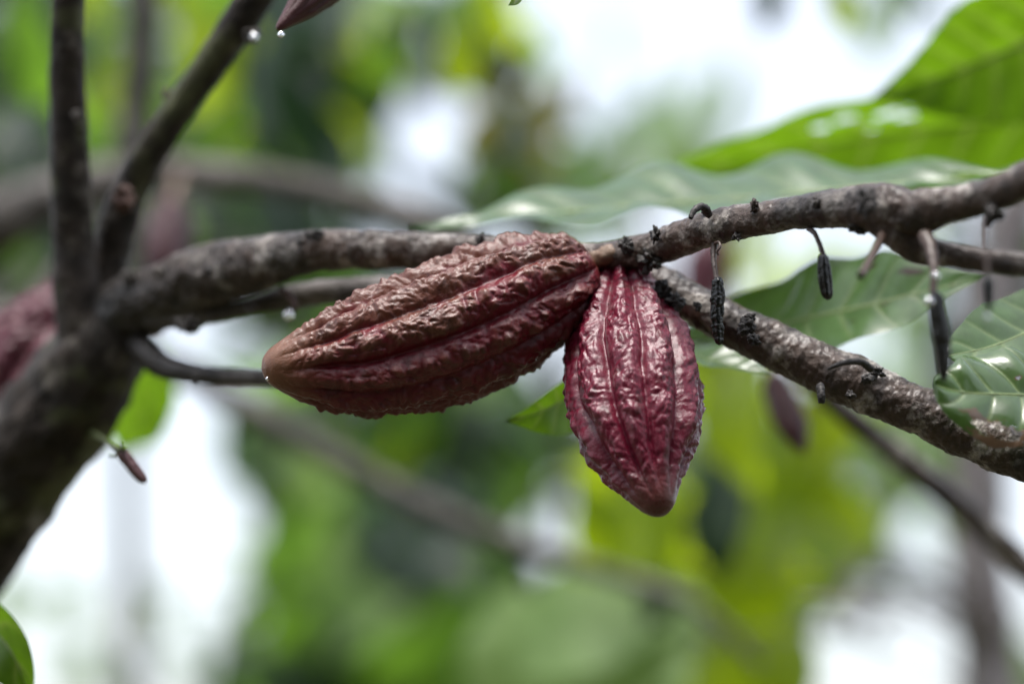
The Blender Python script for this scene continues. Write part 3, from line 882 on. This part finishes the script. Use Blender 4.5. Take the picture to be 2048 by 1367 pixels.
# the tree at the back left: limb crossing behind the fork, upright limb, slanting limb below the pods
b = P(-420, 1500, 2.7)
tA = back_tree("cacao_tree", "blurred cacao tree at back left with grey limbs crossing behind the fork", (b.x, b.y, 0.07),
               [W4(-420, 1300, 2.65, 120), W4(-380, 900, 2.55, 110), W4(-250, 620, 2.45, 95), W4(-60, 480, 2.4, 75)],
               [[(-60, 480, 2.4, 66), (60, 415, 2.36, 52), (180, 372, 2.34, 44), (300, 348, 2.33, 36), (450, 352, 2.32, 30), (600, 372, 2.31, 28), (740, 405, 2.30, 26), (840, 440, 2.30, 30), (950, 500, 2.30, 24)],
                [(215, 400, 2.35, 44), (255, 320, 2.34, 36), (275, 200, 2.33, 32), (285, 60, 2.32, 32), (290, -80, 2.31, 30), (300, -260, 2.3, 26)],
                [(-250, 640, 2.5, 60), (60, 670, 2.52, 44), (280, 705, 2.45, 32), (450, 790, 2.45, 26), (650, 905, 2.45, 24), (850, 1010, 2.45, 22), (1050, 1090, 2.45, 19), (1250, 1155, 2.45, 15), (1400, 1215, 2.45, 12), (1520, 1330, 2.45, 10)]], seed=31)
b = P(1990, 1750, 3.3)
tB = back_tree("cacao_tree", "blurred pale grey trunk with yellow green leaves standing at back right", (b.x, b.y, 0.075),
               [W4(1985, 1500, 3.3, 66), W4(1965, 1250, 3.3, 60), W4(1960, 1000, 3.3, 58), W4(1975, 760, 3.3, 55), W4(2010, 500, 3.3, 50), W4(2080, 250, 3.3, 40)],
               [[(2030, 1225, 3.3, 14), (1900, 1222, 3.4, 10), (1750, 1228, 3.5, 9), (1600, 1222, 3.55, 8), (1480, 1235, 3.6, 6)], [(2030, 440, 3.3, 14), (1850, 410, 3.0, 10), (1600, 420, 2.6, 8), (1440, 442, 2.42, 6)]], bark='bark_pale', seed=41)
# the slanting branch under the lower limb
b = P(2250, 1900, 1.95)
tC = back_tree("cacao_tree", "slanting mauve grey branch of a tree at the right below the lower limb", (b.x, b.y, 0.05),
               [W4(2330, 1500, 1.95, 60), W4(2200, 1280, 1.86, 32), W4(2048, 1130, 1.82, 26)],
               [[(2100, 1180, 1.83, 28), (1960, 1048, 1.80, 26), (1840, 945, 1.78, 25), (1740, 865, 1.765, 23), (1650, 790, 1.75, 20), (1590, 735, 1.745, 16), (1540, 690, 1.74, 10)]], bark='bark', seed=51)
# far trees, all leaf
b = P(620, 1700, 6.5)
tD = back_tree("shade_tree", "dark leafy tree far behind on the left, seen through the fork", (b.x, b.y, 0.14), [W4(600, 1300, 6.5, 40), W4(590, 700, 6.4, 34), W4(520, 300, 6.4, 28), W4(460, -100, 6.3, 24)], [[(560, 500, 6.4, 20), (300, 330, 6.2, 16), (100, 100, 6.1, 8)], [(262, 1500, 6.5, 30), (262, 1250, 6.5, 27), (256, 1000, 6.5, 24), (250, 700, 6.5, 22), (260, 400, 6.4, 16)]], seed=61)
b = P(900, 1700, 6.0)
tE = back_tree("shade_tree", "dark bush of broad leaves far behind, below the sideways pod", (b.x, b.y, 0.12), [W4(900, 1350, 6.0, 30), W4(930, 1100, 6.0, 24), W4(960, 850, 6.0, 14)], [[(910, 1250, 6.0, 20), (760, 1100, 5.9, 14), (640, 950, 5.8, 8)], [(930, 1150, 6.0, 18), (1100, 1000, 5.9, 12), (1300, 900, 5.9, 8)]], seed=71)
b = P(1050, 1700, 4.0)
tF = back_tree("shade_tree", "blurred tree with a dark hanging stem and lime leaves behind the white gap", (b.x, b.y, 0.07), [W4(1150, 1300, 4.3, 20), W4(1120, 800, 4.2, 20), W4(1060, 450, 4.1, 22), W4(1015, 250, 4.0, 26), W4(1000, 60, 3.9, 26), W4(1010, -150, 3.9, 24)], [], bark='bark', seed=81)

# leaves: front part of each tree
for args in [
        (40, 90, 3.2, 70, 90, 8, [MD, MD, D_], .20), (50, 290, 3.2, 70, 70, 8, [D_, D_, MD], .20), (210, 120, 3.6, 40, 110, 7, [LM, MD], .17),
        (400, 60, 3.6, 70, 70, 9, [MD, LM, LM], .18), (420, 230, 3.8, 90, 70, 9, [MD, LM, MD], .2), (560, 130, 3.4, 40, 70, 8, [D_], .2),
        (600, 250, 3.8, 70, 50, 7, [MD, LM], .2), (40, 560, 3.4, 60, 40, 5, [D_, MD], .2), (560, 330, 3.9, 80, 30, 6, [MD, PL], .18),
        (450, 470, 3.6, 70, 40, 6, [D_, MD], .18), (560, 500, 3.4, 40, 40, 4, [D_, MD], .18), (700, 660, 3.2, 160, 30, 8, [MD, MD, PL], .2)]:
    clump(tA, *args)
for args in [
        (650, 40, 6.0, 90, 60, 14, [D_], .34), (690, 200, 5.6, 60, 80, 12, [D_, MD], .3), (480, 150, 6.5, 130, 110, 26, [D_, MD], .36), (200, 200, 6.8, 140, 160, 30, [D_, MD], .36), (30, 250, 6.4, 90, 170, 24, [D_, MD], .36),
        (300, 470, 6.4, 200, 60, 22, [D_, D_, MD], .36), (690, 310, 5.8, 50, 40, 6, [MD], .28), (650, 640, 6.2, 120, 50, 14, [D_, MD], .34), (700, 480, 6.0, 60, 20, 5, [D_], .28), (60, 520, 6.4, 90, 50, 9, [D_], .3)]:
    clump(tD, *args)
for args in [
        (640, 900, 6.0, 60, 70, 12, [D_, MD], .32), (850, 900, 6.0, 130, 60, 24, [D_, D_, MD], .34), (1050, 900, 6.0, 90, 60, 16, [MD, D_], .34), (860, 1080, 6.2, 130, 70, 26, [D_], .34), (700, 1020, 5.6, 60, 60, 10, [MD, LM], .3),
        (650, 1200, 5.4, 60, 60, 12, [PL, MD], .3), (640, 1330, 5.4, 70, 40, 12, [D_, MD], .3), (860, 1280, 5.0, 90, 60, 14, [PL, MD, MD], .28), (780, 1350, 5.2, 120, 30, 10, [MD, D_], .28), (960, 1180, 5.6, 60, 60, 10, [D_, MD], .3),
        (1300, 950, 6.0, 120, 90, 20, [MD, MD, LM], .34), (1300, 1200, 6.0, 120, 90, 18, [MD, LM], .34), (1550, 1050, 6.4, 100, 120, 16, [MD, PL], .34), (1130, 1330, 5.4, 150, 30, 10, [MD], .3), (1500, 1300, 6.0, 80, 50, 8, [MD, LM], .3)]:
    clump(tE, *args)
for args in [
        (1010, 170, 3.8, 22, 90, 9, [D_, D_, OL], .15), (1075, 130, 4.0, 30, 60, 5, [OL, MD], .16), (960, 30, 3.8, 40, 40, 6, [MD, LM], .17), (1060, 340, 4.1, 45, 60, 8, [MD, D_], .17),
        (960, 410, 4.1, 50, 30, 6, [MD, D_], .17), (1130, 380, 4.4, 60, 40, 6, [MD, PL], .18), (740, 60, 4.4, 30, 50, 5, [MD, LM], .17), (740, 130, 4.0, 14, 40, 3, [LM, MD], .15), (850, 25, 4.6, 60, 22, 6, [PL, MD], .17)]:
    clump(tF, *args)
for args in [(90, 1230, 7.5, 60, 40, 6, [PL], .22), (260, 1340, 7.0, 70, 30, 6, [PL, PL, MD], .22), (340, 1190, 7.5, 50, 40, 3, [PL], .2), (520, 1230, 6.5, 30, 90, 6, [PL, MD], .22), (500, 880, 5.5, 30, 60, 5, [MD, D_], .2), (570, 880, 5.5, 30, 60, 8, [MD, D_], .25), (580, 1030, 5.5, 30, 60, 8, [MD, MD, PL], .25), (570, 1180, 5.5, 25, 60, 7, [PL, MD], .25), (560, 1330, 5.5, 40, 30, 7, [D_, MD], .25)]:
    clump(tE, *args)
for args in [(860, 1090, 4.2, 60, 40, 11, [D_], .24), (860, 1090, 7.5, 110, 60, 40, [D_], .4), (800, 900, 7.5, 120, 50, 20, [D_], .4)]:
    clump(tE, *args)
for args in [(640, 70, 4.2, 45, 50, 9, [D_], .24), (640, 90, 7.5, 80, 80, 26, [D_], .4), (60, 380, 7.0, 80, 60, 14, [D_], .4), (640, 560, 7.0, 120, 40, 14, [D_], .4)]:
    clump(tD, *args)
# pale leaves far off below the white sky
for args in [(1260, 300, 7.5, 80, 40, 8, [PL], .3), (1380, 250, 7.5, 60, 50, 10, [PL], .3), (1180, 250, 7.5, 50, 70, 7, [PL, MD], .26), (1200, 400, 7.0, 70, 30, 6, [PL, MD], .3), (1560, 560, 6.5, 120, 50, 8, [PL, LM], .3), (1480, 470, 6.5, 60, 40, 5, [LM, PL], .25),
             (1780, 900, 5.5, 90, 70, 14, [PL, PL, MD], .28), (1780, 1090, 5.5, 90, 50, 10, [PL, PL, D_], .28), (1640, 980, 5.0, 40, 80, 8, [PL, MD], .26), (2010, 560, 4.6, 50, 90, 12, [D_], .26), (1900, 730, 4.8, 60, 40, 6, [D_, PL], .26),
             (2020, 1330, 4.6, 30, 30, 4, [MD, PL], .22), (1580, 1180, 4.6, 30, 40, 5, [MD, LM], .22), (2000, 440, 4.4, 40, 40, 5, [D_, MD], .24), (1850, 30, 4.2, 40, 30, 4, [PL, D_], .17)]:
    clump(tB, *args)
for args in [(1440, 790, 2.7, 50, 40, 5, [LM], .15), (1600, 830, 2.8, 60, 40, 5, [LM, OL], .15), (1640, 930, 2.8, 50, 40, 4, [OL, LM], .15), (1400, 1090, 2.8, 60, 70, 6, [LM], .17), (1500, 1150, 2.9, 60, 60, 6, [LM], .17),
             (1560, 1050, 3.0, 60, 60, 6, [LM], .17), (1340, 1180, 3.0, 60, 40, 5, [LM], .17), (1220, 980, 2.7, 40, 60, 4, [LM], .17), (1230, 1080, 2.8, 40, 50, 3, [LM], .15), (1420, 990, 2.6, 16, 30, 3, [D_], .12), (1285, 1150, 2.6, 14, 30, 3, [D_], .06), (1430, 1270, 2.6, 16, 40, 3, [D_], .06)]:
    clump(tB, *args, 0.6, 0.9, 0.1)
# single big leaves that can be told apart
def one(root, base, tip, length_scale, mat, nrm, width=1.0):
    a, b_ = P(*base), P(*tip)
    place_leaf(root, a, b_ - a, nrm, (b_ - a).length * length_scale, mat, width)


N_cam = -FWD
one(tB, (1400, 1180, 2.62), (1020, 1330, 2.58), 1.0, PL, N_cam + Vector((0.1, 0, 1.0)), 1.6)
one(tB, (1130, 1125, 2.66), (1080, 1460, 2.6), 1.0, PL, N_cam + Vector((-0.2, 0, 1.0)), 1.6)
one(tB, (1400, 1200, 2.6), (1190, 1480, 2.56), 1.0, PL, N_cam + Vector((0.2, 0, 1.0)), 1.6)
one(tB, (1250, 1160, 2.7), (1290, 1480, 2.64), 1.0, PL, N_cam + Vector((0.2, 0, 1.0)), 1.7)
one(tB, (1040, 1160, 2.75), (980, 1430, 2.7), 1.0, PL, N_cam + Vector((-0.3, 0, 1.0)), 1.4)
one(tB, (1480, 1180, 3.1), (1530, 1440, 3.0), 1.0, LM, N_cam + Vector((0.2, 0, -.7)), 1.7)
one(tB, (1400, 1240, 3.2), (1420, 1500, 3.1), 1.0, LM, N_cam + Vector((0.1, 0, -.7)), 1.7)
one(tB, (1580, 1180, 3.0), (1500, 1440, 2.9), 1.0, LM, N_cam + Vector((-0.1, 0, -.6)), 1.8)
one(tF, (905, 40, 2.7), (925, 190, 2.7), 1.0, LM, N_cam + Vector((0.3, 0, -.5)), 1.6)
one(tB, (1660, -60, 2.5), (1695, 66, 2.5), 1.0, LM, N_cam + Vector((0.3, 0, -.5)), 1.3)
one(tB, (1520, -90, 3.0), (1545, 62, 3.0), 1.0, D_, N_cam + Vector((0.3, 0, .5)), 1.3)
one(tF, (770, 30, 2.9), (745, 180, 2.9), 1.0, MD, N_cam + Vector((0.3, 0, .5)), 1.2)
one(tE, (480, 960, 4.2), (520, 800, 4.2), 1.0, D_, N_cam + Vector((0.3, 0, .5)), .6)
one(tE, (260, 1190, 4.2), (230, 1290, 4.2), 1.0, OL, N_cam + Vector((0.3, 0, .5)), .9)

# two unseen trees added behind the viewer to shade the near side of everything
for (x, y, lab, n, sd_) in [(-1.5, -1.9, "leafy tree added for shade behind the viewer to the left, outside the picture", 290, 5), (1.6, -2.1, "leafy tree added for shade behind the viewer to the right, outside the picture", 290, 6)]:
    tr = back_tree("shade_tree", lab, (x, y, 0.1), [(x, y, 0.9, 0.09), (x * 0.95, y, 2.0, 0.07), (x * 0.8, y, 4.8, 0.04)], [], bark='bark', seed=90 + sd_, group="trees added for shade behind the viewer")
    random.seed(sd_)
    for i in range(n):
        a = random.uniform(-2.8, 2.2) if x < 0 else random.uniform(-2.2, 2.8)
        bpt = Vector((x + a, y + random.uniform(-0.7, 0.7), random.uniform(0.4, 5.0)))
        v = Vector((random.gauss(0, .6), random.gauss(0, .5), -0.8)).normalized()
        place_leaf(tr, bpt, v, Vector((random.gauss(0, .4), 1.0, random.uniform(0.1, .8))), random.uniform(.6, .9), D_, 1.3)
